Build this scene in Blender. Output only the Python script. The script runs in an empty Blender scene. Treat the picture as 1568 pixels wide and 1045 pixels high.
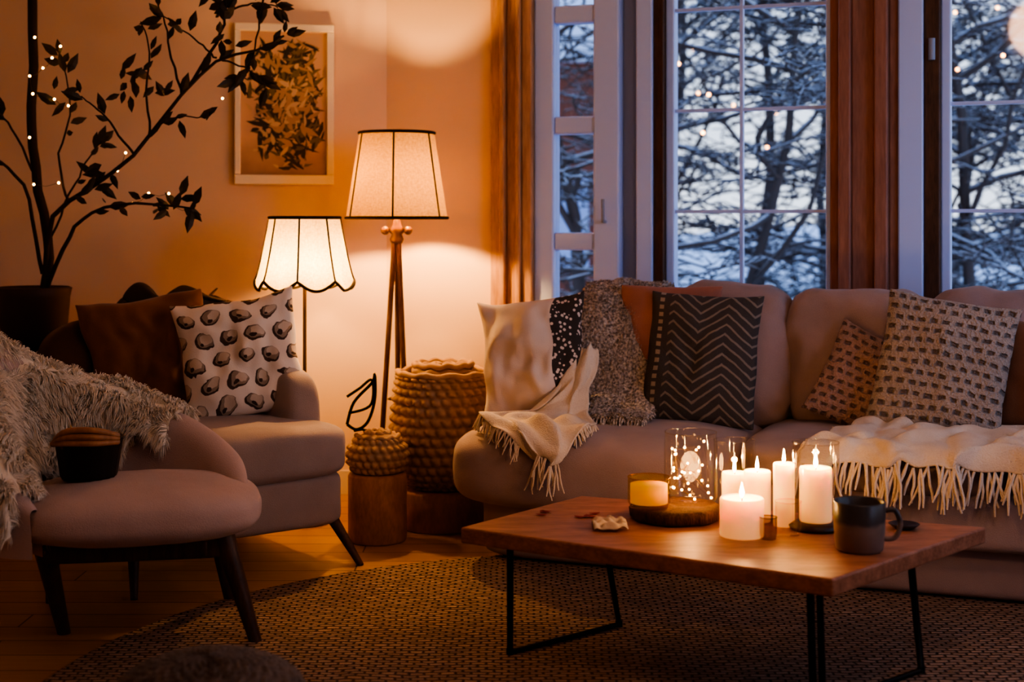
import bpy, math, random
from mathutils import Vector, Matrix, noise, Euler
random.seed(7)
R=random.random
def U(a,b): return a+(b-a)*random.random()
pi=math.pi
scene=bpy.context.scene
COL=scene.collection
try:
    scene.view_settings.look='AgX - High Contrast'
except Exception as ex: print(ex)

# ------------------------------------------------------------------ materials
class Mt:
    def __init__(s,name,base=(.8,.8,.8),rough=.8,**kw):
        s.m=bpy.data.materials.new(name); s.m.use_nodes=True
        s.nt=s.m.node_tree; s.b=s.nt.nodes['Principled BSDF']
        s.out=s.nt.nodes['Material Output']
        s.b.inputs['Base Color'].default_value=(*base,1)
        s.b.inputs['Roughness'].default_value=rough
        for k,v in kw.items(): s.b.inputs[k.replace('_',' ')].default_value=v
    def n(s,typ,ins=None,**props):
        nd=s.nt.nodes.new(typ)
        for k,v in props.items(): setattr(nd,k,v)
        if ins:
            for k,v in ins.items():
                sk=nd.inputs[k]
                if isinstance(v,bpy.types.NodeSocket): s.nt.links.new(v,sk)
                else: sk.default_value=v
        return nd
    def k(s,op,a,b=None,c=None,clamp=False):
        ins={0:a}
        if b is not None: ins[1]=b
        if c is not None: ins[2]=c
        return s.n('ShaderNodeMath',ins,operation=op,use_clamp=clamp).outputs[0]
    def mix(s,f,a,b):
        if isinstance(a,tuple) and len(a)==3:a=(*a,1)
        if isinstance(b,tuple) and len(b)==3:b=(*b,1)
        return s.n('ShaderNodeMix',{0:f,6:a,7:b},data_type='RGBA').outputs[2]
    def obj(s,sc=None):
        o=s.n('ShaderNodeTexCoord').outputs['Object']
        if sc: o=s.n('ShaderNodeMapping',{'Vector':o,'Scale':sc}).outputs[0]
        return o
    def uv(s):
        o=s.n('ShaderNodeTexCoord').outputs['UV']
        x=s.n('ShaderNodeSeparateXYZ',{0:o}); return x.outputs[0],x.outputs[1]
    def noise(s,scale,vec=None,detail=3.,rough=.5):
        ins={'Scale':scale,'Detail':detail,'Roughness':rough}
        ins['Vector']=vec if vec is not None else s.obj()
        return s.n('ShaderNodeTexNoise',ins).outputs['Fac']
    def ramp(s,f,a,b):
        return s.n('ShaderNodeMapRange',{0:f,1:a,2:b,3:0.,4:1.}).outputs[0]
    def col(s,sock): s.nt.links.new(sock,s.b.inputs['Base Color'])
    def bump(s,h,st=.3,d=.01):
        b=s.n('ShaderNodeBump',{'Strength':st,'Distance':d,'Height':h})
        s.nt.links.new(b.outputs[0],s.b.inputs['Normal'])

def fabric(name,c1,c2=None,ns=6,weave=350,bs=.35,rough=.95,sheen=.15):
    c2=c2 or tuple(x*.72 for x in c1)
    t=Mt(name,c1,rough,Sheen_Weight=sheen)
    f=t.ramp(t.noise(ns),.3,.7)
    fine=t.noise(weave,detail=1.)
    f2=t.k('MULTIPLY_ADD',fine,.5,t.k('MULTIPLY',f,.6))
    t.col(t.mix(f2,c1,c2))
    h=t.k('ADD',fine,t.k('MULTIPLY',t.noise(ns*3),1.2))
    t.bump(h,bs,.004)
    return t.m
def wood(name,c1,c2,sc=(2,14,14),rough=.5,bs=.15):
    t=Mt(name,c1,rough)
    f=t.noise(3.,t.obj(sc),6.,.65)
    g=t.noise(12.,t.obj(sc),2.)
    f=t.ramp(t.k('MULTIPLY_ADD',g,.35,f),.45,.85)
    t.col(t.mix(f,c1,c2)); t.bump(f,bs,.003)
    return t.m
def plain(name,c,rough=.6,**kw): 
    t=Mt(name,c,rough,**kw)
    t.bump(t.noise(60.),.1,.002); return t.m
def emit(name,c,s):
    t=Mt(name,c,.5); t.b.inputs['Emission Color'].default_value=(*c,1); t.b.inputs['Emission Strength'].default_value=s
    return t.m
def thin_glass(name,tint=(1,1,1),edge=.45):
    t=Mt(name); nt=t.nt
    tr=t.n('ShaderNodeBsdfTransparent',{0:(*tint,1)})
    gl=t.n('ShaderNodeBsdfGlossy',{'Roughness':.04})
    fc=t.n('ShaderNodeLayerWeight',{'Blend':.5}).outputs['Facing']
    fr=t.k('MULTIPLY_ADD',t.k('POWER',fc,4.),edge,.045)
    mx=t.n('ShaderNodeMixShader',{0:fr,1:tr.outputs[0],2:gl.outputs[0]})
    nt.links.new(mx.outputs[0],t.out.inputs[0]); return t.m

# wall paint
t=Mt('wall_paint',(.80,.60,.42),.85)
f=t.noise(2.5); t.col(t.mix(f,(.80,.62,.45),(.74,.56,.41))); t.bump(t.noise(90.),.12,.003); WALL=t.m
CEIL=plain('ceiling_paint',(.75,.68,.6),.9)
# floor boards
t=Mt('floor_boards',(.4,.2,.08),.38)
br=t.n('ShaderNodeTexBrick',{'Vector':t.obj(),'Color1':(.60,.34,.14,1),'Color2':(.48,.26,.10,1),'Mortar':(.06,.025,.01,1),'Scale':1.,'Mortar Size':.003,'Brick Width':1.4,'Row Height':.13},offset=.37)
g=t.noise(4.,t.obj((1.5,22,1)),5.)
t.col(t.mix(t.k('MULTIPLY',g,.6),br.outputs[0],(.22,.10,.04,1))); t.bump(t.k('SUBTRACT',g,t.k('MULTIPLY',br.outputs['Fac'],2.)),.2,.004); FLOOR=t.m
# rug : braided jute
t=Mt('jute_rug',(.3,.2,.1),.95)
o=t.obj(); d=t.n('ShaderNodeTexNoise',{'Vector':o,'Scale':9.,'Detail':3.}).outputs['Color']
vv=t.n('ShaderNodeVectorMath',{0:d,1:(.035,.035,0)},operation='MULTIPLY').outputs[0]
vv=t.n('ShaderNodeVectorMath',{0:o,1:vv},operation='ADD').outputs[0]
br=t.n('ShaderNodeTexBrick',{'Vector':vv,'Color1':(.68,.47,.33,1),'Color2':(.46,.31,.21,1),'Mortar':(.10,.06,.04,1),'Scale':1.,'Mortar Size':.005,'Mortar Smooth':.9,'Brick Width':.038,'Row Height':.020})
t.col(t.mix(t.k('MULTIPLY',t.noise(3.),.4),br.outputs[0],(.28,.175,.11,1)))
t.bump(t.k('MULTIPLY_ADD',t.noise(220.),.5,t.k('MULTIPLY',br.outputs['Fac'],-1.5)),1.,.014); RUG=t.m

SOFA=fabric('sofa_linen',(.47,.37,.35),(.37,.285,.27))
SOFAB=fabric('sofa_back_linen',(.45,.34,.32),(.32,.24,.225))
ARMF=fabric('armchair_linen',(.44,.36,.33),(.34,.27,.245))
LOUF=fabric('lounge_fabric',(.62,.48,.45),(.48,.365,.34))
CREAM=fabric('cream_wool',(.82,.71,.57),(.66,.55,.43),10,200,.6)
FUR=fabric('sheepskin_wool',(.98,.92,.82),(.92,.83,.72),8,300,.3,sheen=.6)
BROWNF=fabric('brown_velvet',(.26,.105,.04),(.16,.06,.022),7,400,.3,sheen=.3)
TERRA=fabric('terracotta_linen',(.46,.22,.16),(.33,.15,.11),7)
t=Mt('grey_boucle',(.5,.45,.4),.95)
t.col(t.mix(t.ramp(t.noise(110.,detail=2.),.38,.62),(.27,.235,.215,1),(.68,.61,.54,1))); t.bump(t.noise(90.),1.,.01); SHAG=t.m
LINEN=fabric('white_linen',(.75,.58,.38),(.6,.45,.28),8)
WDARK=wood('dark_walnut',(.13,.06,.028),(.06,.026,.012),(12,12,2))
WTABLE=wood('oiled_pine',(.50,.23,.13),(.29,.12,.062),(2,12,12),.42)
WCAS=wood('casing_wood',(.60,.38,.22),(.38,.22,.12),(10,10,1.2),.5)
WPOST=wood('mullion_wood',(.42,.21,.14),(.28,.13,.088),(10,10,1.2),.5)
WSTOOL=wood('stool_wood',(.50,.26,.13),(.34,.165,.075),(8,8,3),.5)
BLUELITP=plain('blue_lit_window_paint',(.52,.65,.97),.4)  # white frames tinted blue: cool window light put into the paint colour
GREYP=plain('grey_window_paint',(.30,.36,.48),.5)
SILLP=plain('trim_paint',(.75,.66,.55),.5)
BLACKM=plain('black_metal',(.015,.013,.012),.4,Metallic=.6)
BRASS=plain('aged_brass',(.16,.095,.035),.45,Metallic=.7)
DLEATH=plain('dark_leather',(.035,.018,.012),.45)
TRIMC=plain('dark_shade_braid',(.02,.012,.008),.9)
POT=plain('dark_clay_pot',(.05,.022,.014),.6)
LEAFM=fabric('dark_leaf',(.03,.028,.012),(.055,.035,.015),20,100,.2,.5,.0)
BARK=plain('plant_bark',(.035,.02,.012),.85)
GLASS=thin_glass('window_glass',(1,1,1),.3)
JAR=thin_glass('jar_glass',(.95,.92,.88))
AMBER=thin_glass('amber_glass',(.97,.78,.36))
SMOKE=thin_glass('smoked_glass',(.6,.52,.45))
FLAME=emit('flame',(1,.62,.22),110)
FAIRY=emit('fairy_bulb',(1,.50,.12),24)
FAIRYO=emit('outdoor_bulb',(1,.42,.14),16)
BULB=emit('lamp_bulb',(1,.72,.38),20)
t=Mt('basket_straw',(.5,.3,.14),.9)
t.col(t.mix(t.noise(30.),(.60,.41,.25),(.34,.21,.12))); t.bump(t.noise(160.,t.obj((1,1,4))),.6,.006); STRAW=t.m
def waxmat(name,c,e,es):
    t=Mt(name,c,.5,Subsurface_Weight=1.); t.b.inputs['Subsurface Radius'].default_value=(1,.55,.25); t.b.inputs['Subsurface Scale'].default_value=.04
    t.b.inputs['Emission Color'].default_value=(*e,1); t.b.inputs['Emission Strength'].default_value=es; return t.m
WAX=waxmat('candle_wax_glow',(.95,.78,.54),(1,.42,.12),.5)  # weak emission puts the candle glow into the wax itself
WAXY=waxmat('yellow_wax_glow',(.90,.62,.16),(1,.5,.08),.3)  # votive wax has no flame, its glow is added by emission
def shade(name,c,fac):
    t=Mt(name)
    w=t.k('MULTIPLY_ADD',t.noise(260.,t.obj((1,1,.25))),.5,t.k('MULTIPLY',t.noise(260.,t.obj((.3,.3,1.))),.5))
    cc=t.mix(t.ramp(w,.35,.65),(*c,1),(c[0]*.72,c[1]*.66,c[2]*.55,1))
    df=t.n('ShaderNodeBsdfDiffuse',{0:cc}); tl=t.n('ShaderNodeBsdfTranslucent',{0:cc})
    mx=t.n('ShaderNodeMixShader',{0:fac,1:df.outputs[0],2:tl.outputs[0]})
    t.nt.links.new(mx.outputs[0],t.out.inputs[0]); return t.m
SH1=shade('linen_shade',(.76,.48,.18),.07); SH2=shade('cream_shade',(.95,.77,.45),.5)

# patterned pillows (UV based)
def pat_chevron():
    t=Mt('chevron_fabric',(.08,.07,.06),.95); u,v=t.uv()
    z=t.k('ABSOLUTE',t.k('SUBTRACT',t.k('FRACT',t.k('MULTIPLY',u,2.1)),.5))
    w=t.k('ADD',t.k('MULTIPLY',v,13.),t.k('MULTIPLY',z,4.2))
    w=t.k('ADD',w,t.k('MULTIPLY',t.noise(25.),.35))
    l=t.ramp(t.k('ABSOLUTE',t.k('SUBTRACT',t.k('FRACT',w),.5)),.33,.42)
    inr=t.k('MULTIPLY',t.k('GREATER_THAN',u,.2),l)
    dots=t.k('MULTIPLY',t.k('LESS_THAN',t.k('ABSOLUTE',t.k('SUBTRACT',u,.12)),.022),t.k('GREATER_THAN',t.k('FRACT',t.k('MULTIPLY',v,17.)),.45))
    m=t.k('MAXIMUM',t.k('MULTIPLY',inr,.5),t.k('MULTIPLY',dots,.8))
    t.col(t.mix(m,(.08,.074,.072,1),(.46,.39,.32,1))); t.bump(t.k('ADD',m,t.noise(300.)),.6,.005); return t.m
def pat_dash(name,base,dash,nu=10,nv=13):
    t=Mt(name,base,.95,Sheen_Weight=.2); u,v=t.uv()
    vv=t.k('MULTIPLY',v,float(nv)); row=t.k('FLOOR',vv)
    uu=t.k('ADD',t.k('MULTIPLY',u,float(nu)),t.k('MULTIPLY',row,.5))
    uu=t.k('ADD',uu,t.k('MULTIPLY',t.noise(18.),.6))
    a=t.ramp(t.k('ABSOLUTE',t.k('SUBTRACT',t.k('FRACT',uu),.5)),.34,.16)
    b=t.ramp(t.k('ABSOLUTE',t.k('SUBTRACT',t.k('FRACT',t.k('ADD',vv,t.k('MULTIPLY',t.noise(30.),.5))),.5)),.24,.12)
    m=t.k('MULTIPLY',a,b)
    t.col(t.mix(t.k('MULTIPLY',m,.8),t.mix(t.noise(9.),base,tuple(x*.75 for x in base)),(*dash,1)))
    t.bump(t.k('MULTIPLY_ADD',m,-1.5,t.k('MULTIPLY',t.noise(120.),1.2)),1.,.014); return t.m
def pat_pebble():
    t=Mt('pebble_print',(.8,.72,.6),.9); u,v=t.uv()
    vv=t.k('MULTIPLY',v,5.4); row=t.k('FLOOR',vv)
    uu=t.k('ADD',t.k('MULTIPLY',u,4.6),t.k('MULTIPLY',row,.5))
    a=t.k('SUBTRACT',t.k('FRACT',uu),.5); b=t.k('SUBTRACT',t.k('FRACT',vv),.5)
    a=t.k('ADD',a,t.k('MULTIPLY',t.k('SUBTRACT',t.noise(14.),.5),.6))
    b=t.k('ADD',b,t.k('MULTIPLY',t.k('SUBTRACT',t.noise(19.),.5),.6))
    def ell(da,db,s):
        x=t.k('SUBTRACT',a,da); y=t.k('SUBTRACT',b,db)
        return t.k('LESS_THAN',t.k('SQRT',t.k('ADD',t.k('MULTIPLY',x,x),t.k('MULTIPLY',y,y))),s)
    c=t.mix(ell(0.,0.,.36),(.86,.79,.70,1),(.09,.06,.045,1)); c=t.mix(ell(.05,.05,.30),c,(.36,.28,.21,1))
    c=t.mix(ell(.10,.11,.21),c,(.66,.56,.45,1)); c=t.mix(ell(-.06,-.08,.09),c,(.07,.045,.035,1))
    t.col(c); t.bump(t.noise(300.),.3,.004); return t.m
def pat_band():
    t=Mt('linen_with_border',(.8,.7,.6),.95); u,v=t.uv()
    n=t.n('ShaderNodeTexVoronoi',{'Vector':t.obj(),'Scale':60.}).outputs[0]
    m=t.k('MULTIPLY',t.k('GREATER_THAN',u,.74),t.k('GREATER_THAN',n,.34))
    t.col(t.mix(m,t.mix(t.noise(8.),(.80,.71,.65,1),(.66,.57,.51,1)),(.06,.05,.045,1))); t.bump(t.noise(300.),.3,.004); return t.m

# ------------------------------------------------------------------ builders
def root(name,loc=(0,0,0),rz=0):
    e=bpy.data.objects.new(name,None); e.empty_display_size=.1; COL.objects.link(e)
    e.location=loc; e.rotation_euler=(0,0,math.radians(rz)); return e
def mesh(name,vs,fs,mat,parent=None,smooth=True,bevel=0,sub=0,uv=None,loc=None,rot=None,seg=2):
    me=bpy.data.meshes.new(name); me.from_pydata([tuple(v) for v in vs],[],fs); me.update()
    if uv:
        l=me.uv_layers.new(name='UVMap')
        for lp in me.loops: l.data[lp.index].uv=uv[lp.vertex_index]
    for m in (mat if isinstance(mat,list) else [mat]): me.materials.append(m)
    if smooth:
        for p in me.polygons: p.use_smooth=True
    o=bpy.data.objects.new(name,me); COL.objects.link(o)
    if parent: o.parent=parent
    if loc: o.location=loc
    if rot: o.rotation_euler=rot
    if bevel:
        b=o.modifiers.new('b','BEVEL'); b.width=bevel; b.segments=seg; b.limit_method='ANGLE'
    if sub:
        s=o.modifiers.new('s','SUBSURF'); s.levels=sub; s.render_levels=sub
    return o
BF=[(0,3,2,1),(4,5,6,7),(0,1,5,4),(1,2,6,5),(2,3,7,6),(3,0,4,7)]
def boxes(name,lst,mat,parent=None,bevel=.004,**kw):
    vs=[];fs=[]
    for (x0,x1,y0,y1,z0,z1) in lst:
        k=len(vs)
        vs+=[(x0,y0,z0),(x1,y0,z0),(x1,y1,z0),(x0,y1,z0),(x0,y0,z1),(x1,y0,z1),(x1,y1,z1),(x0,y1,z1)]
        fs+=[tuple(i+k for i in f) for f in BF]
    return mesh(name,vs,fs,mat,parent,False,bevel,**kw)
def prism(name,poly,z0,z1,mat,parent=None,bevel=.0,smooth=False,**kw):
    n=len(poly); vs=[(x,y,z0) for x,y in poly]+[(x,y,z1) for x,y in poly]
    fs=[tuple(range(n-1,-1,-1)),tuple(range(n,2*n))]+[(i,(i+1)%n,n+(i+1)%n,n+i) for i in range(n)]
    return mesh(name,vs,fs,mat,parent,smooth,bevel,**kw)
def cushion(name,x0,x1,y0,y1,z0,z1,mat,parent=None,p=6.,puff=.06,wr=.006,seed=0,rot=None,n=14,pivot=None):
    """overstuffed box cushion"""
    vs=[];idx={};fs=[]
    def vid(i,j,k):
        key=(i,j,k)
        if key not in idx:
            idx[key]=len(vs)
            a,b,c=[2*q/n-1 for q in key]
            a,b,c=[math.sin(q*pi/2)*.35+q*.65 for q in (a,b,c)]
            s=(abs(a)**p+abs(b)**p+abs(c)**p)**(1/p); m=max(abs(a),abs(b),abs(c)); f=m/s if s else 1
            a*=f;b*=f;c*=f
            vs.append((a,b,c))
        return idx[key]
    for i in range(n):
        for j in range(n):
            for ax in range(3):
                for side in (0,n):
                    q=[]
                    for (di,dj) in ((0,0),(1,0),(1,1),(0,1)):
                        c=[0,0,0]; c[ax]=side; c[(ax+1)%3]=i+di; c[(ax+2)%3]=j+dj
                        q.append(vid(*c))
                    fs.append(tuple(q) if side else tuple(q[::-1]))
    hx,hy,hz=(x1-x0)/2,(y1-y0)/2,(z1-z0)/2; C=Vector(((x0+x1)/2,(y0+y1)/2,(z0+z1)/2))
    out=[]
    for a,b,c in vs:
        dims=[hx,hy,hz]; mn=dims.index(min(dims)); q=[a,b,c]
        o1,o2=[q[k] for k in range(3) if k!=mn]
        g=[1,1,1]; g[mn]=1+puff*3*(1-o1*o1)*(1-o2*o2)
        v=Vector((a*hx*g[0],b*hy*g[1],c*hz*g[2]))
        nn=noise.noise_vector(v*7+Vector((seed*3.1,seed,1)))*wr+noise.noise_vector(v*18+Vector((seed,2,1)))*wr*.4
        out.append(v+nn)
    if rot:
        Rm=Euler([math.radians(q) for q in rot]).to_matrix(); out=[Rm@v for v in out]
    out=[v+C for v in out]
    return mesh(name,out,fs,mat,parent,True,sub=1)
def pillow(name,w,h,th,mat,loc,rot,seed=1,pin=.07,slump=.0,wr=.010,topl=None):
    n=30; vs=[];uv=[];fs=[]
    for side in (1,-1):
        for j in range(n+1):
            for i in range(n+1):
                u=2*i/n-1; v=2*j/n-1
                x=w/2*u*(1-pin*(1-v*v)); z=h/2*v*(1-pin*(1-u*u))
                e=max(0,(1-u*u))**.55*max(0,(1-v*v))**.55
                y=-side*th/2*e
                nv=noise.noise_vector(Vector((x*9+seed*5,z*9,side*.7+seed)))
                n2=noise.noise_vector(Vector((x*24+seed*5,z*15,side*.7+seed)))
                y+=(nv.y*wr*1.6+n2.y*wr*1.2)*e; x+=nv.x*wr*.7; z+=nv.z*wr*.7 - slump*h*max(0,v)*(1-abs(u))**.7*.25
                vs.append((x,y,z)); uv.append((i/n,j/n))
    m=(n+1)**2
    for s in (0,1):
        for j in range(n):
            for i in range(n):
                a=s*m+j*(n+1)+i; q=(a,a+1,a+n+2,a+n+1)
                fs.append(q if s==0 else q[::-1])
    rem={}
    for j in range(n+1):
        for i in range(n+1):
            if i in(0,n) or j in(0,n): rem[m+j*(n+1)+i]=j*(n+1)+i
    fs=[tuple(rem.get(k,k) for k in f) for f in fs]
    used=sorted(set(k for f in fs for k in f)); mp={k:i for i,k in enumerate(used)}
    o=mesh(name,[vs[k] for k in used],[tuple(mp[k] for k in f) for f in fs],mat,None,True,sub=1,uv=[uv[k] for k in used])
    o.location=loc; o.rotation_euler=[math.radians(a) for a in rot]
    return o
def lathe(name,prof,mat,parent=None,seg=48,loc=None,fn=None,smooth=True,sub=0,cap=False):
    vs=[];fs=[];n=len(prof)
    for k,(r,z) in enumerate(prof):
        for i in range(seg):
            a=2*pi*i/seg; rr=r; zz=z
            if fn: rr,zz=fn(r,z,a,k)
            vs.append((rr*math.cos(a),rr*math.sin(a),zz))
    for k in range(n-1):
        for i in range(seg):
            j=(i+1)%seg; fs.append((k*seg+i,k*seg+j,(k+1)*seg+j,(k+1)*seg+i))
    if cap: fs.append(tuple(range(seg))[::-1]); fs.append(tuple((n-1)*seg+i for i in range(seg)))
    return mesh(name,vs,fs,mat,parent,smooth,loc=loc,sub=sub)
def cat(pts,t):
    n=len(pts)-1; s=min(max(t,0),1)*n; i=min(int(s),n-1); f=s-i
    P=[Vector(pts[max(0,min(n,i+k))]) for k in(-1,0,1,2)]
    return .5*((2*P[1])+(P[2]-P[0])*f+(2*P[0]-5*P[1]+4*P[2]-P[3])*f*f+(-P[0]+3*P[1]-3*P[2]+P[3])*f**3)
def curves(name,spl,bev,mat,parent=None,res=2,loc=None):
    """spl: list of (pts,radii or None,cyclic)"""
    c=bpy.data.curves.new(name,'CURVE'); c.dimensions='3D'; c.bevel_depth=bev; c.bevel_resolution=res; c.use_fill_caps=True
    for pts,rad,cyc in spl:
        s=c.splines.new('POLY'); s.points.add(len(pts)-1)
        for i,p in enumerate(pts):
            s.points[i].co=(*p,1); s.points[i].radius=rad[i] if rad else 1
        s.use_cyclic_u=cyc; s.use_smooth=True
    c.materials.append(mat)
    o=bpy.data.objects.new(name,c); COL.objects.link(o)
    if parent:o.parent=parent
    if loc:o.location=loc
    return o
def tube(name,pts,r,mat,parent=None,n=0,cyclic=False,r2=None):
    if n: pts=[cat(pts,i/n) for i in range(n+1)]
    m=len(pts); rad=None
    if r2 is not None: rad=[1+(r2/r-1)*i/(m-1) for i in range(m)]
    return curves(name,[(pts,rad,cyclic)],r,mat,parent,4)
def grid(name,f,nu,nv,mat,parent=None,thick=0,sub=1,uvs=True):
    vs=[f(i/nu,j/nv) for j in range(nv+1) for i in range(nu+1)]
    fs=[(j*(nu+1)+i,j*(nu+1)+i+1,(j+1)*(nu+1)+i+1,(j+1)*(nu+1)+i) for j in range(nv) for i in range(nu)]
    uv=[(i/nu,j/nv) for j in range(nv+1) for i in range(nu+1)]
    o=mesh(name,vs,fs,mat,parent,True,uv=uv)
    if thick:
        s=o.modifiers.new('t','SOLIDIFY'); s.thickness=thick; s.offset=0
    if sub:
        s=o.modifiers.new('s','SUBSURF'); s.levels=sub; s.render_levels=sub
    return o
def fuzz(name,f,count,ln,wd,mat,parent=None,flip=1,droop=.5,curl=.4,rng=(0,1,0,1),clump=0):
    vs=[];fs=[]
    for _ in range(count):
        a=U(rng[0],rng[1]); b=U(rng[2],rng[3]); e=.01
        p=f(a,b); du=f(min(a+e,1),b)-f(max(a-e,0),b); dv=f(a,min(b+e,1))-f(a,max(b-e,0))
        n=du.cross(dv)
        if n.length<1e-9: continue
        n=n.normalized()*flip
        d=n+Vector((U(-1,1),U(-1,1),U(-1,1)))*curl
        if clump: d+=noise.noise_vector(p*16)*clump*1.6+noise.noise_vector(p*45)*clump+Vector((0,0,-.35))
        d.normalize()
        L=ln*U(.6,1.3); side=d.cross(Vector((U(-1,1),U(-1,1),U(-1,1)))).normalized()*wd
        p1=p+d*L*.5; p2=p+d*L*.85+Vector((0,0,-droop*L*.5))+side*U(-3,3)*(0 if clump else 1)
        k=len(vs); vs+=[p-side,p+side,p1-side*.8,p1+side*.8,p2]
        fs+=[(k,k+1,k+3,k+2),(k+2,k+3,k+4)]
    return mesh(name,vs,fs,mat,parent,True)
def light(name,loc,w,col,r,parent=None):
    l=bpy.data.lights.new(name,'POINT'); l.energy=w; l.color=col; l.shadow_soft_size=r
    o=bpy.data.objects.new(name,l); COL.objects.link(o); o.location=loc
    if parent:o.parent=parent
    return o
def sphere_pts(cs,r,seg=8,rings=5):
    vs=[];fs=[]
    for c in cs:
        k=len(vs); c=Vector(c)
        for j in range(rings+1):
            ph=pi*j/rings
            for i in range(seg):
                th=2*pi*i/seg; vs.append(c+Vector((math.sin(ph)*math.cos(th),math.sin(ph)*math.sin(th),math.cos(ph)))*r)
        for j in range(rings):
            for i in range(seg):
                i2=(i+1)%seg; fs.append((k+j*seg+i,k+(j+1)*seg+i,k+(j+1)*seg+i2,k+j*seg+i2))
    return vs,fs
def leg(name,a,b,ra,rb,mat,parent):
    return curves(name,[([a,[(a[i]+b[i])/2 for i in range(3)],b],[1,(1+rb/ra)/2,rb/ra],False)],ra,mat,parent,4)

# ------------------------------------------------------------------ room shell
HT=2.7
boxes('floor',[(-2.5,3.0,-1.6,6.3,-.12,0)],FLOOR,bevel=0)
boxes('ceiling',[(-2.6,3.1,-1.7,6.5,HT,HT+.1)],CEIL,bevel=0)
boxes('wall_left',[(-2.55,-2.4,-1.6,5.75,0,HT)],WALL,bevel=0)
# right wall opening: unseen window added to let in cool fill
boxes('wall_right',[(2.92,3.05,-1.6,.7,0,HT),(2.92,3.05,4.1,4.85,0,HT),(2.92,3.05,.7,4.1,0,.65),(2.92,3.05,.7,4.1,2.4,HT)],WALL,bevel=0)
w4=root('added_fill_window',(0,0,0))
boxes('frame',[(2.93,3.03,.7,.77,.65,2.4),(2.93,3.03,4.03,4.1,.65,2.4),(2.93,3.03,.77,4.03,.65,.72),(2.93,3.03,.77,4.03,2.33,2.4),(2.95,3.01,1.83,1.88,.72,2.33),(2.95,3.01,2.93,2.98,.72,2.33)],BLUELITP,w4,.004)
boxes('glass',[(2.975,2.98,.77,4.03,.72,2.33)],GLASS,w4,0)
boxes('wall_back',[(-2.4,2.92,-1.6,-1.5,0,HT)],WALL,bevel=0)
# picture wall, slightly angled
dA=Vector((-1,-.2)).normalized(); cA=Vector((-.532,6.04)); eA=cA+dA*2.1; nA=Vector((-dA.y,dA.x))*-1
if nA.y<0:nA=-nA
prism('wall_picture',[tuple(eA),tuple(cA),tuple(cA+nA*.15),tuple(eA+nA*.15)],0,HT,WALL)
prism('baseboard_picture',[tuple(eA-nA*.015),tuple(cA-nA*.015),tuple(cA),tuple(eA)],0,.1,SILLP)
WO=(-.532,6.04,0)
W=root('wall_window',WO,-20)
boxes('wall_solid',[(0,.483,0,.2,0,HT),(.483,3.66,0,.2,0,.70),(.483,3.66,0,.2,2.45,HT),(3.0,3.66,0,.2,.70,2.45),(1.90,2.06,.05,.2,.7,2.45)],WALL,W,bevel=0)
bw=root('baseboard_window',WO,-20); boxes('board',[(0,3.6,-.016,-.001,0,.1)],SILLP,bw)
T1=root('trim_1',WO,-20)
boxes('casing_left',[(.483,.528,-.035,.2,.0,2.6),(.528,.552,-.055,.1,.0,2.6),(.552,.60,-.03,.1,.0,2.6),(.60,.622,-.06,.1,.0,2.6),(.622,.668,-.045,.2,.0,2.6)],WCAS,T1,.006)
T2=root('trim_2',WO,-20)
boxes('mullion_post',[(1.85,1.89,.02,.2,.7,2.5),(1.89,1.935,-.05,.1,.7,2.5),(1.935,2.02,-.025,.1,.7,2.5),(2.02,2.07,-.055,.1,.7,2.5),(2.07,2.104,.0,.2,.7,2.5)],WPOST,T2,.006)
T3=root('trim_3',WO,-20)
boxes('post_right',[(2.93,2.98,-.03,.2,.7,2.5),(2.98,3.06,-.05,.1,.7,2.5)],WPOST,T3,.006)
T4=root('trim_4',WO,-20); boxes('window_sill',[(.66,2.95,-.09,.02,.66,.70)],BLUELITP,T4,.01)
# narrow casement
w1=root('window_1',WO,-20)
boxes('sash_frame',[(.668,.752,-.02,.07,.70,2.45),(.919,1.028,-.02,.07,.70,2.45)]+[(.752,.919,-.012,.06,z-.036,z+.036) for z in(.74,1.07,1.54,1.99,2.41)],BLUELITP,w1,.008)
boxes('jamb',[(1.028,1.095,.04,.2,.70,2.45)],GREYP,w1)
boxes('glass',[(.752,.919,.02,.024,.74,2.41)],GLASS,w1,0)
tube('handle',[(.97,-.02,1.15),(.97,-.05,1.15),(.97,-.055,1.24)],.007,GREYP,w1)
w2=root('window_2',WO,-20)
boxes('frame',[(1.095,1.162,-.015,.1,.70,2.45),(1.205,1.240,.03,.1,.70,2.45),(1.832,1.852,.03,.1,.70,2.45),(1.2,1.85,.03,.1,.72,.80),(1.2,1.85,.03,.1,2.38,2.45)],BLUELITP,w2,.006)
boxes('dark_jamb_strip',[(1.162,1.205,.0,.1,.70,2.45)],WDARK,w2,.006)  # dark strip stands for the brown shadow beside the glass
boxes('muntins',[(1.499,1.513,.04,.07,.8,2.4)]+[(1.235,1.845,.042,.068,z-.007,z+.007) for z in(1.19,1.59,1.99)],BLUELITP,w2,.002)
boxes('glass',[(1.235,1.84,.054,.058,.79,2.39)],GLASS,w2,0)
w3=root('window_3',WO,-20)
boxes('frame',[(2.104,2.195,-.015,.1,.70,2.45),(2.255,2.291,.03,.1,.70,2.45),(2.90,2.93,.03,.1,.70,2.45),(2.26,2.93,.03,.1,.72,.80),(2.26,2.93,.03,.1,2.38,2.45)],BLUELITP,w3,.006)
boxes('dark_jamb_strip',[(2.195,2.255,.0,.1,.70,2.45)],WDARK,w3,.006)
boxes('muntins',[(2.59,2.604,.04,.07,.8,2.4)]+[(2.285,2.9,.042,.068,z-.007,z+.007) for z in(1.19,1.59,1.99)],BLUELITP,w3,.002)
boxes('glass',[(2.285,2.91,.054,.058,.79,2.39)],GLASS,w3,0)
tube('hinge',[(2.225,-.01,1.75),(2.225,-.01,1.83)],.012,GREYP,w3)

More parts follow.
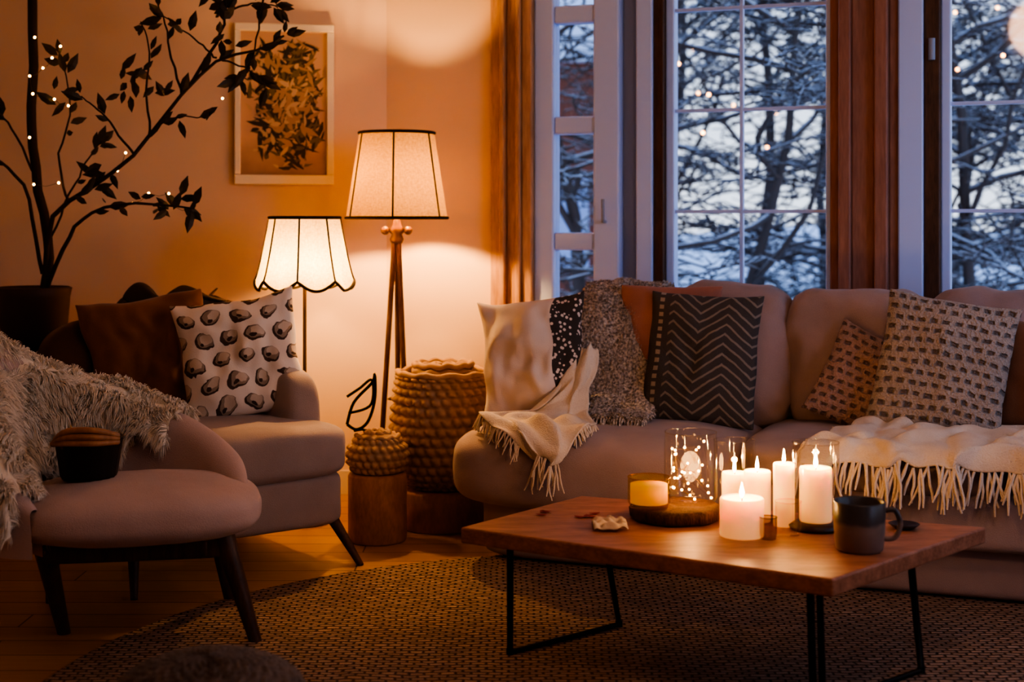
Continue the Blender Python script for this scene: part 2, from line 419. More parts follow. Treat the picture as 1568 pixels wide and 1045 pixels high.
# ------------------------------------------------------------------ exterior
t=Mt('snow',(.8,.85,.95),.7); t.bump(t.noise(1.5),.6,.2); SNOW=t.m
grid('snow_ground',lambda a,b:Vector((-14+34*a,6.4+26*b,-.25+1.2*b+.25*noise.noise(Vector((a*9,b*9,0))))),40,30,SNOW,None,0,1)
t=Mt('snowy_bark',(.05,.05,.06),.9)
nz=t.n('ShaderNodeSeparateXYZ',{0:t.n('ShaderNodeNewGeometry').outputs['Normal']}).outputs[2]
sn=t.ramp(t.k('ADD',nz,t.k('MULTIPLY',t.noise(3.),.8)),1.0,1.25)
t.col(t.mix(sn,(.075,.065,.065,1),(.62,.67,.76,1))); SBARK=t.m
def tree(name,base,h,seed,rad=.07,data=None,rz=0,sc=1):
    if data:
        o=bpy.data.objects.new(name,data); COL.objects.link(o)
        o.location=base; o.rotation_euler=(0,0,rz); o.scale=(sc,sc,sc); return o
    random.seed(seed); spl=[]
    def grow(p,d,L,r,dep):
        n=5 if dep<4 else 3; pts=[p];q=p;dd=d
        for i in range(n):
            dd=(dd+Vector((U(-1,1),U(-1,1),U(-.7,.7)))*(.16 if dep==0 else .38)).normalized()
            q=q+dd*L/n; pts.append(q)
        spl.append((pts,[r/rad*(1-.55*i/n) for i in range(n+1)],False))
        if dep>=5: return
        for k in range((12,5,4,3,1)[dep]):
            tt=U(.2,1.) if dep else .1+.9*(k+.5)/12
            s=tt*n; i=min(int(s),n-1); pp=pts[i].lerp(pts[i+1],s-i)
            a=U(0,2*pi); side=Vector((math.cos(a),math.sin(a)*.9,U(-.45,.5)))
            nd=(dd*.3+side).normalized()
            grow(pp,nd,L*U(.36,.58),max(r*.47,.008),dep+1)
    grow(Vector((0,0,0)),Vector((U(-.15,.15),0,1)),h,rad,0)
    o=curves(name,spl,rad,SBARK,None,0); o.location=base; return o
td=[tree('snowy_tree',b,h,s,r) for b,h,s,r in [((1.45,9.8,-.25),3.4,40,.055),((3.4,10.4,-.2),3.6,47,.06),((2.2,12.6,-.1),4.2,52,.06)]]
random.seed(4)
for i,(x,y) in enumerate([(2.6,9.9),(.9,11.3),(4.6,11.2),(5.6,13.2),(.5,9.9),(3.3,15),(6.2,15),(1.6,15.5),(3.0,12.0),(4.4,14)]):
    tree('snowy_tree',(x,y,-.2),0,0,data=td[i%3].data,rz=U(0,6.28),sc=U(.9,1.2))
sh=root('garden_shed',(-.2,13,-.3))
t=Mt('red_boards',(.30,.07,.04),.8); t.bump(t.n('ShaderNodeTexWave',{'Vector':t.obj(),'Scale':6.}).outputs[1],.5,.02); t.col(t.mix(t.noise(4.),(.36,.13,.09,1),(.22,.075,.05,1)))
prism('body',[(-1.6,0),(1.25,0),(1.25,2),(-1.6,2)],0,2.9,t.m,sh)
mesh('roof',[(-1.8,-.2,2.9),(1.4,-.2,2.9),(1.4,2.2,2.9),(-1.8,2.2,2.9),(-1.8,1,3.8),(1.4,1,3.8)],[(0,1,5,4),(2,3,4,5),(1,2,5),(3,0,4),(0,3,2,1)],SNOW,sh,False)
boxes('shed_window',[(.3,.9,-.05,0,1.0,1.9)],BLUELITP,sh)
random.seed(11)
fo=root('outdoor_string_lights',(0,0,0))
cs=[(U(.11,.35)*y,y,U(1.6,3.0)) for y in [U(8.5,11) for _ in range(24)]]
v_,f_=sphere_pts(cs,.011); mesh('bulbs',v_,f_,FAIRYO,fo)
curves('wires',[([Vector(cs[i]),(Vector(cs[i])+Vector(cs[i+1]))/2-Vector((0,0,.15)),Vector(cs[i+1])],None,False) for i in range(0,22,2)],.002,BLACKM,fo,1)

# ------------------------------------------------------------------ rug
lathe('jute_rug',[(.001,.001),(1.50,.001),(1.525,.006),(1.51,.014),(1.3,.014),(.6,.014),(.001,.014)],RUG,seg=160,loc=(.35,3.38,0))

# ------------------------------------------------------------------ sofa
S=root('sofa',(-.2,4.757,0),-20)
cushion('skirt',.05,2.62,.06,.92,.015,.26,SOFA,S,14,0,.002)
cushion('chaise_seat',-.05,.97,-.06,.80,.19,.455,SOFA,S,4.5,.03,.006,1,n=20)
cushion('seat_rail',.90,2.6,-.03,.8,.17,.35,SOFA,S,8,.0,.004,2,n=20)
cushion('seat_cushion_1',.94,1.77,-.04,.78,.32,.46,SOFA,S,5,.05,.006,3)
cushion('seat_cushion_2',1.76,2.6,-.04,.78,.32,.46,SOFA,S,5,.05,.006,4)
cushion('back_frame',.22,2.66,.78,.97,.05,.84,SOFAB,S,9,0,.004,5)
cushion('arm_low',-.0,.24,.48,.94,.15,.62,SOFAB,S,5,.02,.004,6)
cushion('arm_right',2.56,2.78,.0,.96,.05,.66,SOFAB,S,6,.02,.004,7)
for i,(a,b) in enumerate([(.22,.60),(.56,1.03),(1.0,1.50),(1.48,2.02),(2.0,2.56)]):
    cushion('back_cushion_%d'%(i+1),a,b,.60,.84,.40,.91+.01*(i%2),SOFAB,S,4.8,.10,.022,10+i,rot=(-9,U(-2,2),0),n=20)
for x,y in((.15,.14),(2.5,.14),(.15,.85),(2.5,.85)): leg('foot',(x,y,.06),(x,y,.0),.025,.02,WDARK,S)

# sofa pillows
pillow('throw_pillow',.42,.46,.18,pat_band(),(.075,5.05,.665),(-14,-7,-16),1,.12,wr=.022)
pillow('throw_pillow',.38,.46,.12,TERRA,(.555,5.06,.705),(-14,0,-20),9,.05)
pillow('throw_pillow',.41,.48,.15,pat_chevron(),(.66,4.95,.672),(-16,2,-20),2,.05)
pillow('throw_pillow',.34,.36,.15,pat_dash('pink_knit',(.56,.37,.31),(.14,.085,.07),9,11),(1.20,4.80,.60),(-20,24,-20),3)
pillow('throw_pillow',.43,.48,.17,pat_dash('knit_dashes',(.56,.46,.38),(.10,.065,.055),11,13),(1.40,4.62,.675),(-17,9,-20),4,.05)
pillow('throw_pillow',.42,.42,.15,BROWNF,(1.69,4.66,.64),(-18,6,-20),5)

def drape(name,path,across,w,mat,parent,nu=24,nv=30,wr=.012,thick=.008,seed=0,taper=None):
    ac=Vector(across).normalized()
    def f(a,b):
        p=cat(path,b); ww=w*(taper(b) if taper else 1)
        p=p+ac*(a-.5)*ww
        n=noise.noise_vector(Vector((a*w*11+seed,b*5,seed)))
        return p+Vector((n.x*wr,n.y*wr,abs(n.z)*wr*1.3))
    grid(name,f,nu,nv,mat,parent,thick); return f
def fringe(name,f,count,ln,r,mat,parent,b=1.,rng=(0,1),out=Vector((0,-1,0)),a_fix=None):
    spl=[]
    for i in range(count):
        s=rng[0]+(rng[1]-rng[0])*(i+.5)/count
        p=f(s,b) if a_fix is None else f(a_fix,s)
        for k in range(2):
            d=(out*U(.2,.5)+Vector((U(-.45,.45),0,-1))).normalized(); q=p+Vector((U(-.003,.003),0,0)); L=ln*U(.7,1.15); pts=[q]
            for j in range(4): 
                q=q+d*L/4; d=(d+Vector((U(-.3,.3),U(-.1,.1),-.25))).normalized(); pts.append(q)
            spl.append((pts,[.8,1,1.,.9,.6],False))
    return curves(name,spl,r,mat,parent,1)
# grey boucle throw over the sofa back (sofa local coordinates)
G=root('boucle_throw',(-.2,4.757,0),-20)
path=[(.41,.93,.70),(.41,.86,.87),(.41,.72,.915),(.42,.575,.865),(.43,.50,.72),(.435,.45,.56),(.445,.36,.49),(.45,.24,.477)]
f=drape('cloth',path,(1,0,0),.30,SHAG,G,seed=3,wr=.02,thick=.015)
fuzz('loops',f,16000,.020,.0026,SHAG,G,flip=1,droop=.6,curl=1.)
fuzz('loops_back',f,16000,.020,.0026,SHAG,G,flip=-1,droop=.6,curl=1.)
fringe('fringe',f,26,.05,.003,SHAG,G,out=Vector((0,-2.5,0)))
# cream throw on left seat with tassels
C1=root('cream_throw',(-.2,4.757,0),-20)
path=[(.345,.40,.70),(.345,.31,.60),(.32,.25,.52),(.28,.18,.475),(.26,.08,.478),(.30,.0,.475),(.345,-.065,.44),(.36,-.085,.37)]
f=drape('cloth',path,(1,.1,0),.38,CREAM,C1,seed=8,wr=.04,taper=lambda b:.22+.78*min(1,max(0,b-.22)*3.2) if b<.65 else 1-.95*(b-.65)*2.3)
fringe('tassels',f,11,.10,.0035,CREAM,C1)
fringe('edge_tassels',f,26,.06,.003,CREAM,C1,rng=(.45,.9),a_fix=0.02,out=Vector((-.9,-.6,0)))
fringe('edge_tassels_b',f,22,.04,.003,CREAM,C1,rng=(.5,.85),a_fix=0.98,out=Vector((.9,-.6,0)))
# cream throw on right seat
C2=root('cream_throw',(-.2,4.757,0),-20)
path=[(1.75,.42,.49),(1.70,.30,.485),(1.66,.16,.487),(1.62,.04,.485),(1.60,-.035,.472),(1.59,-.08,.42)]
f=drape('cloth',path,(1,.06,0),.86,CREAM,C2,nu=50,seed=14,wr=.038)
fringe('tassels',f,64,.12,.0048,CREAM,C2)
fringe('edge_tassels',f,20,.07,.004,CREAM,C2,rng=(.3,1),a_fix=0.,out=Vector((-1,-.4,0)))

# ------------------------------------------------------------------ coffee table
TZ=.35
T=root('coffee_table',(.5,3.68,0))
q=[(-.135,3.72),(.717,3.18),(1.24,3.72),(.202,4.15)]; q=[(x-.5,y-3.68) for x,y in q]
prism('top',q,TZ-.042,TZ,WTABLE,T,bevel=.005)
def tl(x,y,z): return (x-.5,y-3.68,z)
a,b=tl(-.005,3.73,.02),tl(.30,3.99,.02)
tube('leg_frame_1',[tl(-.005,3.72,.30),a,b,tl(.25,3.93,.31)],.0095,BLACKM,T)
tube('brace_1',[tl(.01,3.74,.30),tl(.26,3.93,.30)],.007,BLACKM,T)
tube('leg_frame_2',[tl(.69,3.29,.30),tl(.70,3.30,.02),tl(1.03,3.58,.02),tl(1.0,3.57,.31)],.0095,BLACKM,T)
tube('brace_2',[tl(.72,3.33,.30),tl(.73,3.34,.02)],.0085,BLACKM,T)
curves('feet',[([Vector(tl(x,y,.013)),Vector(tl(x,y,.03))],None,False) for x,y in((-.005,3.73),(.30,3.99),(.70,3.30),(1.03,3.58))],.010,BLACKM,T)

# ---- things on the table
ws=root('wood_slice_tray',(.44,3.83,TZ))
lathe('slice',[(.001,0),(.108,0),(.120,.006),(.123,.03),(.114,.038),(.001,.038)],[wood('bark_slice',(.18,.09,.045),(.07,.03,.015),(20,20,5),.8,.6)],ws,60,fn=lambda r,z,a,k:(r*(1+.05*noise.noise(Vector((math.cos(a)*2,math.sin(a)*2,0)))+.012*math.sin(a*23)*(r>.09)),z))
def jar(name,x,y,z,r,h,mat,neck=1.):
    e=root(name,(x,y,z))
    p=[(r*.001,.0),(r*.9,.0),(r*.9,.004),(r,.015),(r,h*.8),(r*neck,h*.95),(r*neck,h)]
    lathe('glass',p,mat,e,48)
    tube('rim',[(r*neck*math.cos(a),r*neck*math.sin(a),h) for a in [i/40*2*pi for i in range(40)]],.0014,mat,e,cyclic=True)
    return e
def candle(name,x,y,z,r,h,w=.8,parent=None):
    e=parent or root(name,(x,y,z)); o=(0,0,0) if not parent else (x,y,z)
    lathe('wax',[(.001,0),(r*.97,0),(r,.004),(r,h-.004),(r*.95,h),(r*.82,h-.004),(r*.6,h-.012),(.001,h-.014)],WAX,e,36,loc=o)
    X=Vector(o)
    tube('wick',[X+Vector((0,0,h-.015)),X+Vector((.001,0,h+.004))],.0012,BLACKM,e)
    s=max(.7,min(1.,r/.045))
    lathe('flame',[(.0003,h-.001),(.0045*s,h+.005),(.006*s,h+.012),(.004*s,h+.022),(.0015,h+.031),(.0002,h+.038)],FLAME,e,12,loc=o)
    light('candle_light',X+Vector((0,0,h+.02)),w*2.6,(1,.48,.15),.008,e)
    return e
candle('pillar_candle',.585,3.62,TZ,.056,.098,1.0)
candle('pillar_candle',.655,3.80,TZ,.036,.135,.8)
candle('pillar_candle',.715,3.74,TZ,.028,.165,.5)
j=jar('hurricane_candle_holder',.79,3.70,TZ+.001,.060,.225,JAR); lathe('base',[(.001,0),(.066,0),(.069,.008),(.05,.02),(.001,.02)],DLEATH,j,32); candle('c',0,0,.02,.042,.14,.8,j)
j=jar('glass_jar',.485,3.86,TZ+.039,.072,.19,JAR,.97)
cs=[(U(-.05,.05),U(-.05,.05),U(.01,.17)) for _ in range(30)]; v_,f_=sphere_pts(cs,.0034); mesh('micro_lights',v_,f_,FAIRY,j); curves('wire',[([Vector(c) for c in cs],None,False)],.0006,BRASS,j,1)
light('jar_glow',(0,0,.09),1.6,(1,.5,.17),.03,j)
j=jar('glass_jar',.61,3.90,TZ+.001,.056,.20,JAR,1.); candle('c',0,0,.012,.035,.10,.5,j)
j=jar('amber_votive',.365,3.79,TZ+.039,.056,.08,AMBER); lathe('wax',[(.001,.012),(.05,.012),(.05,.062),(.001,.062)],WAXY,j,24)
j=jar('small_glass',.645,3.58,TZ+.001,.022,.055,SMOKE)
j=jar('tumbler',.705,3.63,TZ+.001,.033,.085,JAR)
mg=root('coffee_mug',(.845,3.46,TZ))
t=Mt('mug_ceramic',(.1,.07,.06),.35); zz=t.n('ShaderNodeSeparateXYZ',{0:t.obj()}).outputs[2]
t.col(t.mix(t.ramp(t.k('ADD',zz,t.k('MULTIPLY',t.noise(20.),.02)),.075,.085),t.mix(t.noise(15.),(.17,.125,.10,1),(.30,.22,.19,1)),(.07,.062,.06,1)))
lathe('body',[(.001,.0),(.050,.0),(.057,.006),(.061,.05),(.063,.118),(.061,.121),(.058,.118),(.056,.05),(.052,.012),(.001,.010)],t.m,mg,48)
tube('handle',[(.058,.0,.095),(.085,-.005,.098),(.098,-.006,.065),(.085,-.005,.032),(.058,0,.028)],.0065,t.m,mg,n=20)
lathe('coffee',[(.001,.095),(.0575,.095)],plain('coffee',(.02,.008,.004),.1),mg,32)
ds=root('small_dish',(1.02,3.70,TZ)); lathe('dish',[(.001,0),(.022,0),(.04,.014),(.038,.015),(.021,.004),(.001,.004)],DLEATH,ds,32)
dp=root('dried_petals',(.14,3.88,TZ)); vs=[];fs=[]
for k in range(7):
    x,y=U(-.06,.09),U(-.06,.06); a=U(0,6); n0=len(vs)
    for i in range(8):
        th=i/8*2*pi; px,py=.017*math.cos(th),.009*math.sin(th)
        vs.append((x+px*math.cos(a)-py*math.sin(a),y+px*math.sin(a)+py*math.cos(a),.001+.004*abs(math.cos(th))))
    fs.append(tuple(range(n0,n0+8)))
mesh('petals',vs,fs,plain('petal_red',(.25,.03,.015),.6),dp)
nk=root('linen_napkin',(.255,3.71,TZ)); 
grid('cloth',lambda a,b:Vector(((a-.5)*.09,(b-.5)*.11,.006+.03*abs(noise.noise(Vector((a*3,b*3,2))))+.012*math.sin(a*9)**2*b)),16,16,LINEN,nk,.003)

# ------------------------------------------------------------------ armchair
A=root('armchair',(-.535,4.82,0),37)
AW=-.82
cushion('base',AW+.01,-.01,.0,.78,.12,.31,ARMF,A,10,0,.003,20)
cushion('seat_cushion',AW,.012,-.035,.66,.285,.468,ARMF,A,5.5,.05,.005,21,n=18)
cushion('arm_inner',-.165,-.01,.16,.80,.14,.64,ARMF,A,4.5,.03,.004,22,n=16)
cushion('arm_outer',AW-.005,AW+.14,.16,.80,.14,.64,ARMF,A,4.5,.03,.004,23,n=16)
DBRN=fabric('dark_brown_cover',(.12,.055,.03),(.07,.03,.018),7)
cushion('backrest',AW+.01,-.03,.66,.86,.16,.81,DBRN,A,4.5,.04,.006,24,rot=(-8,0,0),n=18)
leg('leg_1',(-.06,.05,.15),(-.015,-.07,0),.02,.011,WDARK,A)
leg('leg_2',(-.76,.05,.15),(-.79,-.03,0),.02,.011,WDARK,A)
leg('leg_3',(-.06,.74,.15),(-.02,.80,0),.02,.011,WDARK,A)
leg('leg_4',(-.76,.74,.15),(-.79,.80,0),.02,.011,WDARK,A)
pillow('throw_pillow',.45,.46,.16,pat_pebble(),(-.95,4.98,.675),(-14,-8,12),6,.10,wr=.022)
pillow('throw_pillow',.46,.45,.17,BROWNF,(-1.28,5.03,.675),(-14,-8,25),7,.1,wr=.03)
# dark folded leather bag flopped over the chair back
bg=root('leather_bag',(-1.26,5.27,.80),37)
def bagf(a,b):
    x=(a-.5)*.56; y=(b-.5)*.20
    n=noise.noise_vector(Vector((a*7,b*4,3))); r=abs(math.sin(a*11+b*3))
    return Vector((x+n.x*.03,y+n.y*.03,.035+.045*r*(1-.6*abs(2*b-1))+n.z*.05-.05*abs(2*a-1)**3-.05*abs(2*b-1)**2))
grid('folded_body',bagf,44,16,DLEATH,bg,.012)
grid('flap',lambda a,b:bagf(.2+.6*b,a*.8)+Vector((.02*math.sin(a*9),-.02,.022+.02*math.sin(b*14))),20,24,DLEATH,bg,.008)
tube('strap',[(-.24,-.06,.02),(-.12,-.10,.06),(.02,-.09,.085),(.14,-.08,.06),(.26,-.04,.03)],.009,DLEATH,bg,n=16)

# ------------------------------------------------------------------ lounge chair in front left
LC=(-1.05,3.95,0)
Lc=root('lounge_chair',LC)
cushion('seat',-.33,.345,-.25,.28,.285,.425,LOUF,Lc,3.2,.08,.005,40,rot=(0,0,14),n=20)
plan=[(-.20,-.27,.40),(-.31,-.20,.52),(-.39,-.06,.64),(-.42,.14,.82),(-.33,.30,.70),(-.13,.35,.62),(.06,.31,.57),(.22,.21,.49),(.30,.09,.41)]
def shell(a,b):
    # a along the U, b around the cross-section (0 inner bottom .. 1 outer bottom)
    c=cat(plan,a); e=.02; tg=(cat(plan,min(1,a+e))-cat(plan,max(0,a-e))); tg.z=0; tg.normalize()
    out=Vector((tg.y,-tg.x,0)); 
    if out.dot(Vector((c.x,c.y-.02,0)))<0: out=-out
    top=c.z; th=.048*min(1,.35+6*min(a,1-a)); zb=.27
    if b<.4: k=b/.4; off=-th; z=zb+(top-th-zb)*k
    elif b<.6: k=(b-.4)/.2*pi; off=-th*math.cos(k); z=top-th+th*math.sin(k)
    else: k=(b-.6)/.4; off=th; z=top-th+(zb-top+th)*k
    h=(z-zb)/.5
    return Vector((c.x,c.y,0))+out*(off+.07*h*h-.03*(1-h))+Vector((0,0,z))
grid('shell',shell,56,40,LOUF,Lc,0,1)
leg('leg_1',(.255,-.06,.31),(.36,-.10,0),.032,.016,WDARK,Lc)
leg('leg_2',(-.20,-.16,.30),(-.20,.02,0),.030,.018,WDARK,Lc)
leg('leg_3',(.16,.28,.28),(.20,.34,0),.026,.016,WDARK,Lc)
leg('leg_4',(-.30,.24,.28),(-.34,.34,0),.026,.016,WDARK,Lc)
cushion('rail_front',-.22,.28,-.13,-.09,.235,.29,WDARK,Lc,10,0,0,41,rot=(0,0,10),n=6)
cushion('rail_side',.18,.23,-.1,.28,.235,.29,WDARK,Lc,10,0,0,41,n=6)
# sheepskin over the shell
Sk=root('sheepskin',LC)
def skin(a,b):
    a2=.045+.70*a; n=noise.noise(Vector((a*7,b*3,4)))
    lo=.12+.14*noise.noise(Vector((a*6,0,1))); hi=.82+.1*noise.noise(Vector((a*9,3,1)))
    lo+=.22*max(0,(a-.65)/.35)
    p=shell(a2,lo+(hi-lo)*b)
    c=cat(plan,a2); o=Vector((0,0,1))
    k=(p-Vector((c.x,c.y,p.z))); 
    if k.length>1e-6:k.normalize()
    return p+k*(.020+.012*n)+o*(.018+.03*n)*math.exp(-((b-.55)/.3)**2)
grid('hide',skin,50,20,FUR,Sk,0,1)
fuzz('wool',skin,60000,.040,.0017,FUR,Sk,flip=1,droop=.8,curl=.18,clump=1.)
fuzz('wool_b',skin,60000,.040,.0017,FUR,Sk,flip=-1,droop=.8,curl=.18,clump=1.)
# black basket on that seat
bb=root('black_bucket',(-1.175,3.95,.438))
lathe('body',[(.001,0),(.07,0),(.075,.01),(.09,.108),(.094,.115),(.086,.115),(.072,.012),(.001,.012)],plain('black_enamel',(.012,.01,.01),.5),bb,40,fn=lambda r,z,a,k:(r+.002*math.sin(a*24)*(r>.06),z))
for k in range(3): tube('leather_handle_%d'%k,[(-.088,-.04,.10),(-.04,-.085,.108+.016*k),(.04,-.085,.108+.018*k),(.09,-.03,.105+.008*k)],.008,WSTOOL,bb,n=14)
cushion('folded_cloth',-.07,.055,-.05,.05,.07,.118,BROWNF,bb,3,.0,.035,55,n=10)

# ------------------------------------------------------------------ baskets and stools
st=root('log_stool',(-.485,5.13,0)); lathe('log',[(.001,0),(.100,0),(.106,.008),(.106,.235),(.10,.245),(.001,.246)],WSTOOL,st,48)
pl=root('wooden_plinth',(-.26,5.38,0)); lathe('disc',[(.001,0),(.165,0),(.172,.008),(.172,.138),(.165,.146),(.001,.146)],WSTOOL,pl,56)
def woven(name,loc,prof,rows,n,amp):
    e=root(name,loc); m=6*rows; pr=[cat([(r,z,0) for r,z in prof],i/m) for i in range(m+1)]
    pr=[(p.x,p.y) for p in pr]
    def fn(r,z,a,k):
        row=k/6; w=abs(math.sin(pi*row)); ri=int(row)
        ph=n/2*a+(ri%2)*pi/2+.9*(row-ri-.5)
        tw=abs(math.cos(ph))
        return r+amp*(1.9*(w**.7)*(tw**.8)-.7),z
    lathe('weave',pr,STRAW,e,n*8,fn=fn)
    return e
e=woven('woven_basket',(-.26,5.38,.148),[(.120,0),(.165,.06),(.192,.16),(.192,.26),(.182,.36),(.170,.425)],14,30,.011)
lathe('liner',[(.001,.01),(.11,.01),(.15,.08),(.17,.17),(.165,.40),(.13,.41),(.001,.415)],STRAW,e,32)
def ring(r,z,ph=0,am=.004): return [Vector(((r+am*math.sin(i*.9+ph))*math.cos(i/60*2*pi),(r+am*math.cos(i*.9+ph))*math.sin(i/60*2*pi),z+am*math.sin(i*1.1))) for i in range(60)]
curves('rim_coils',[(ring(.168,.432),None,True),(ring(.11,.437,2),None,True),(ring(.085,.452,3),None,True),(ring(.045,.452,3),None,True),(ring(.105,.462,5),None,True)],.012,STRAW,e,3)
e=woven('small_woven_basket',(-.485,5.13,.247),[(.085,0),(.103,.03),(.108,.065),(.098,.10),(.07,.13)],5,22,.008)
lathe('top',[(.08,.115),(.05,.14),(.001,.145)],STRAW,e,32)
curves('coils',[(ring(.072,.128),None,True),(ring(.04,.142,1),None,True)],.009,STRAW,e,3)
wo=root('wire_leaf_ornament',(-.54,5.13,.388),0)
tube('loop_a',[(-.055,0,.03),(-.03,0,.11),(.035,0,.18),(.045,0,.21),(.045,0,.12),(.02,0,.04),(-.02,0,.012),(-.055,0,.03)],.0055,BLACKM,wo,n=36)
tube('loop_b',[(-.055,0,.13),(-.01,.0,.16),(.035,0,.19),(.03,0,.10),(-.05,0,.07)],.005,BLACKM,wo,n=26)
tube('foot',[(-.03,.02,.004),(.0,0,.012),(.03,-.02,.004)],.005,BLACKM,wo)

# ------------------------------------------------------------------ floor lamp
Fl=root('floor_lamp',(-.455,5.62,0))
def shadef(name,r0,r1,z0,z1,mat,parent,scal=0,ns=6,ribs=6):
    m=16
    def R_(t,a):
        r=r0+(r1-r0)*t
        if scal: r=r0+(r1-r0)*(t**.8)+scal*.35*abs(math.cos(ns/2*a))*(1-t*.6)
        return r
    def Zc(t,a):
        z=z0+(z1-z0)*t
        if scal: z-=scal*(abs(math.sin(ns/2*a))-.6)*(1-t)**2*.8
        return z
    vs=[];fs=[];sg=96
    for k in range(m+1):
        for i in range(sg):
            a=2*pi*i/sg; r=R_(k/m,a); vs.append((r*math.cos(a),r*math.sin(a),Zc(k/m,a)))
    for k in range(m):
        for i in range(sg):
            j=(i+1)%sg; fs.append((k*sg+i,k*sg+j,(k+1)*sg+j,(k+1)*sg+i))
    mesh('shade',vs,fs,mat,parent)
    spl=[]
    for t in(0,1): spl.append(([Vector((R_(t,a)*math.cos(a)*1.004,R_(t,a)*math.sin(a)*1.004,Zc(t,a))) for a in [2*pi*i/sg for i in range(sg)]],None,True))
    for k in range(ribs):
        a=2*pi*k/ribs+(0 if scal else pi/2)
        spl.append(([Vector((R_(q/8,a)*math.cos(a)*1.006,R_(q/8,a)*math.sin(a)*1.006,Zc(q/8,a))) for q in range(9)],[.6]*9,False))
    curves('shade_trim',spl,.006,TRIMC,parent,2)
    spl=[([Vector((0,0,z1-.03)),Vector((r1*math.cos(a),r1*math.sin(a),z1))],None,False) for a in(0,2.09,4.19)]
    curves('spider',spl,.002,BLACKM,parent,1)
shadef('s',.200,.148,1.165,1.50,SH1,Fl)
tube('stem',[(0,0,1.04),(0,0,1.47)],.008,BRASS,Fl)
lathe('collar',[(.001,1.06),(.022,1.065),(.028,1.08),(.02,1.10),(.035,1.115),(.02,1.13),(.012,1.16),(.001,1.16)],BRASS,Fl,24)
v_,f_=sphere_pts([(-.045,-.01,1.115),(.045,-.01,1.115)],.017,14,8); mesh('knobs',v_,f_,BRASS,Fl)
for k,(x,y) in enumerate(((-.075,-.03),(.055,-.05),(.0,.09))): leg('leg_%d'%(k+1),(x*.12,y*.12,1.08),(x,y,0),.011,.010,WDARK,Fl)
tube('leg_ring',[(.035*math.cos(a),.035*math.sin(a),.45) for a in [i/24*2*pi for i in range(24)]],.003,BRASS,Fl,cyclic=True)
v_,f_=sphere_pts([(0,0,1.24)],.026,16,10); mesh('bulb',v_,f_,BULB,Fl)
light('lamp_light',(0,-.0,1.29),78,(1,.53,.19),.025,Fl)
# ------------------------------------------------------------------ small lamp
Sl=root('scalloped_lamp',(-.79,5.42,0))
shadef('s',.172,.128,.905,1.165,SH2,Sl,.045,8,8)
tube('stem',[(0,0,.02),(0,0,1.15)],.007,BRASS,Sl)
lathe('base',[(.001,0),(.085,0),(.09,.006),(.03,.02),(.012,.03),(.001,.035)],BRASS,Sl,36)
v_,f_=sphere_pts([(0,-.02,.95)],.03,16,10); mesh('bulb',v_,f_,BULB,Sl)
light('lamp_light',(0,-.015,.97),38,(1,.54,.20),.03,Sl)

# ------------------------------------------------------------------ picture
mid=Vector((-.954,0)); mid.y=6.04+.2*(mid.x+.532)
Pf=root('framed_picture',(mid.x-nA.x*.004,mid.y-nA.y*.004,1.64),math.degrees(math.atan2(-dA.y,-dA.x)))
FRM=plain('cream_frame',(.90,.82,.62),.5)
w_,h_=.205,.335
boxes('frame',[(-w_,w_,-.035,0,h_-.032,h_),(-w_,w_,-.035,0,-h_,-h_+.04),(-w_,-w_+.025,-.035,0,-h_+.04,h_-.032),(w_-.03,w_,-.035,0,-h_+.04,h_-.032)],FRM,Pf,.004)
t=Mt('print_paper',(.7,.4,.2),.6); u,v=t.uv()
t.col(t.mix(t.ramp(t.k('MULTIPLY_ADD',t.noise(6.),.4,v),.25,.5),(.38,.25,.16,1),(.66,.44,.27,1)))
mesh('print',[(-w_+.02,-.012,-h_+.035),(w_-.025,-.012,-h_+.035),(w_-.025,-.012,h_-.028),(-w_+.02,-.012,h_-.028)],[(0,1,2,3)],t.m,Pf,False,uv=[(0,0),(1,0),(1,1),(0,1)])
INKS=[plain('ink_dark',(.045,.038,.022),.7),plain('ink_olive',(.16,.13,.06),.7),plain('ink_tan',(.46,.30,.15),.7),plain('ink_sand',(.60,.44,.26),.7)]
random.seed(5)
for gi,m in enumerate(INKS):
    vs=[];fs=[]
    for k in range([360,200,110,50][gi]):
        cx,cz=random.gauss(.03,.07),random.gauss(-.01,.13); a=random.gauss(pi/2,1.2); L=U(.03,.10)*(1-.15*gi); wd_=U(.004,.012); bend=U(-.03,.03)
        y=-.0135-.0004*gi-.000002*k; pts=[]
        for s_,ww in((0,.3),(.3,1),(.65,.8),(1,0)):
            px=cx+math.cos(a)*L*s_-math.sin(a)*bend*s_*s_; pz=cz+math.sin(a)*L*s_+math.cos(a)*bend*s_*s_
            pts.append((px,pz,ww*wd_))
        P=[(x-math.sin(a)*w,z+math.cos(a)*w) for x,z,w in pts]+[(x+math.sin(a)*w,z-math.cos(a)*w) for x,z,w in pts[::-1][1:]]
        if any(abs(x)>.172 or z>.285 or z<-.275 for x,z in P): continue
        n0=len(vs); vs+=[(x,y,z) for x,z in P]; n=len(pts)-1
        for i in range(n-1): fs.append((n0+i,n0+i+1,n0+len(P)-2-i,n0+len(P)-1-i))
        fs.append((n0+n-1,n0+n,n0+n+1))
    mesh('printed_leaves_%d'%gi,vs,fs,m,Pf,False)

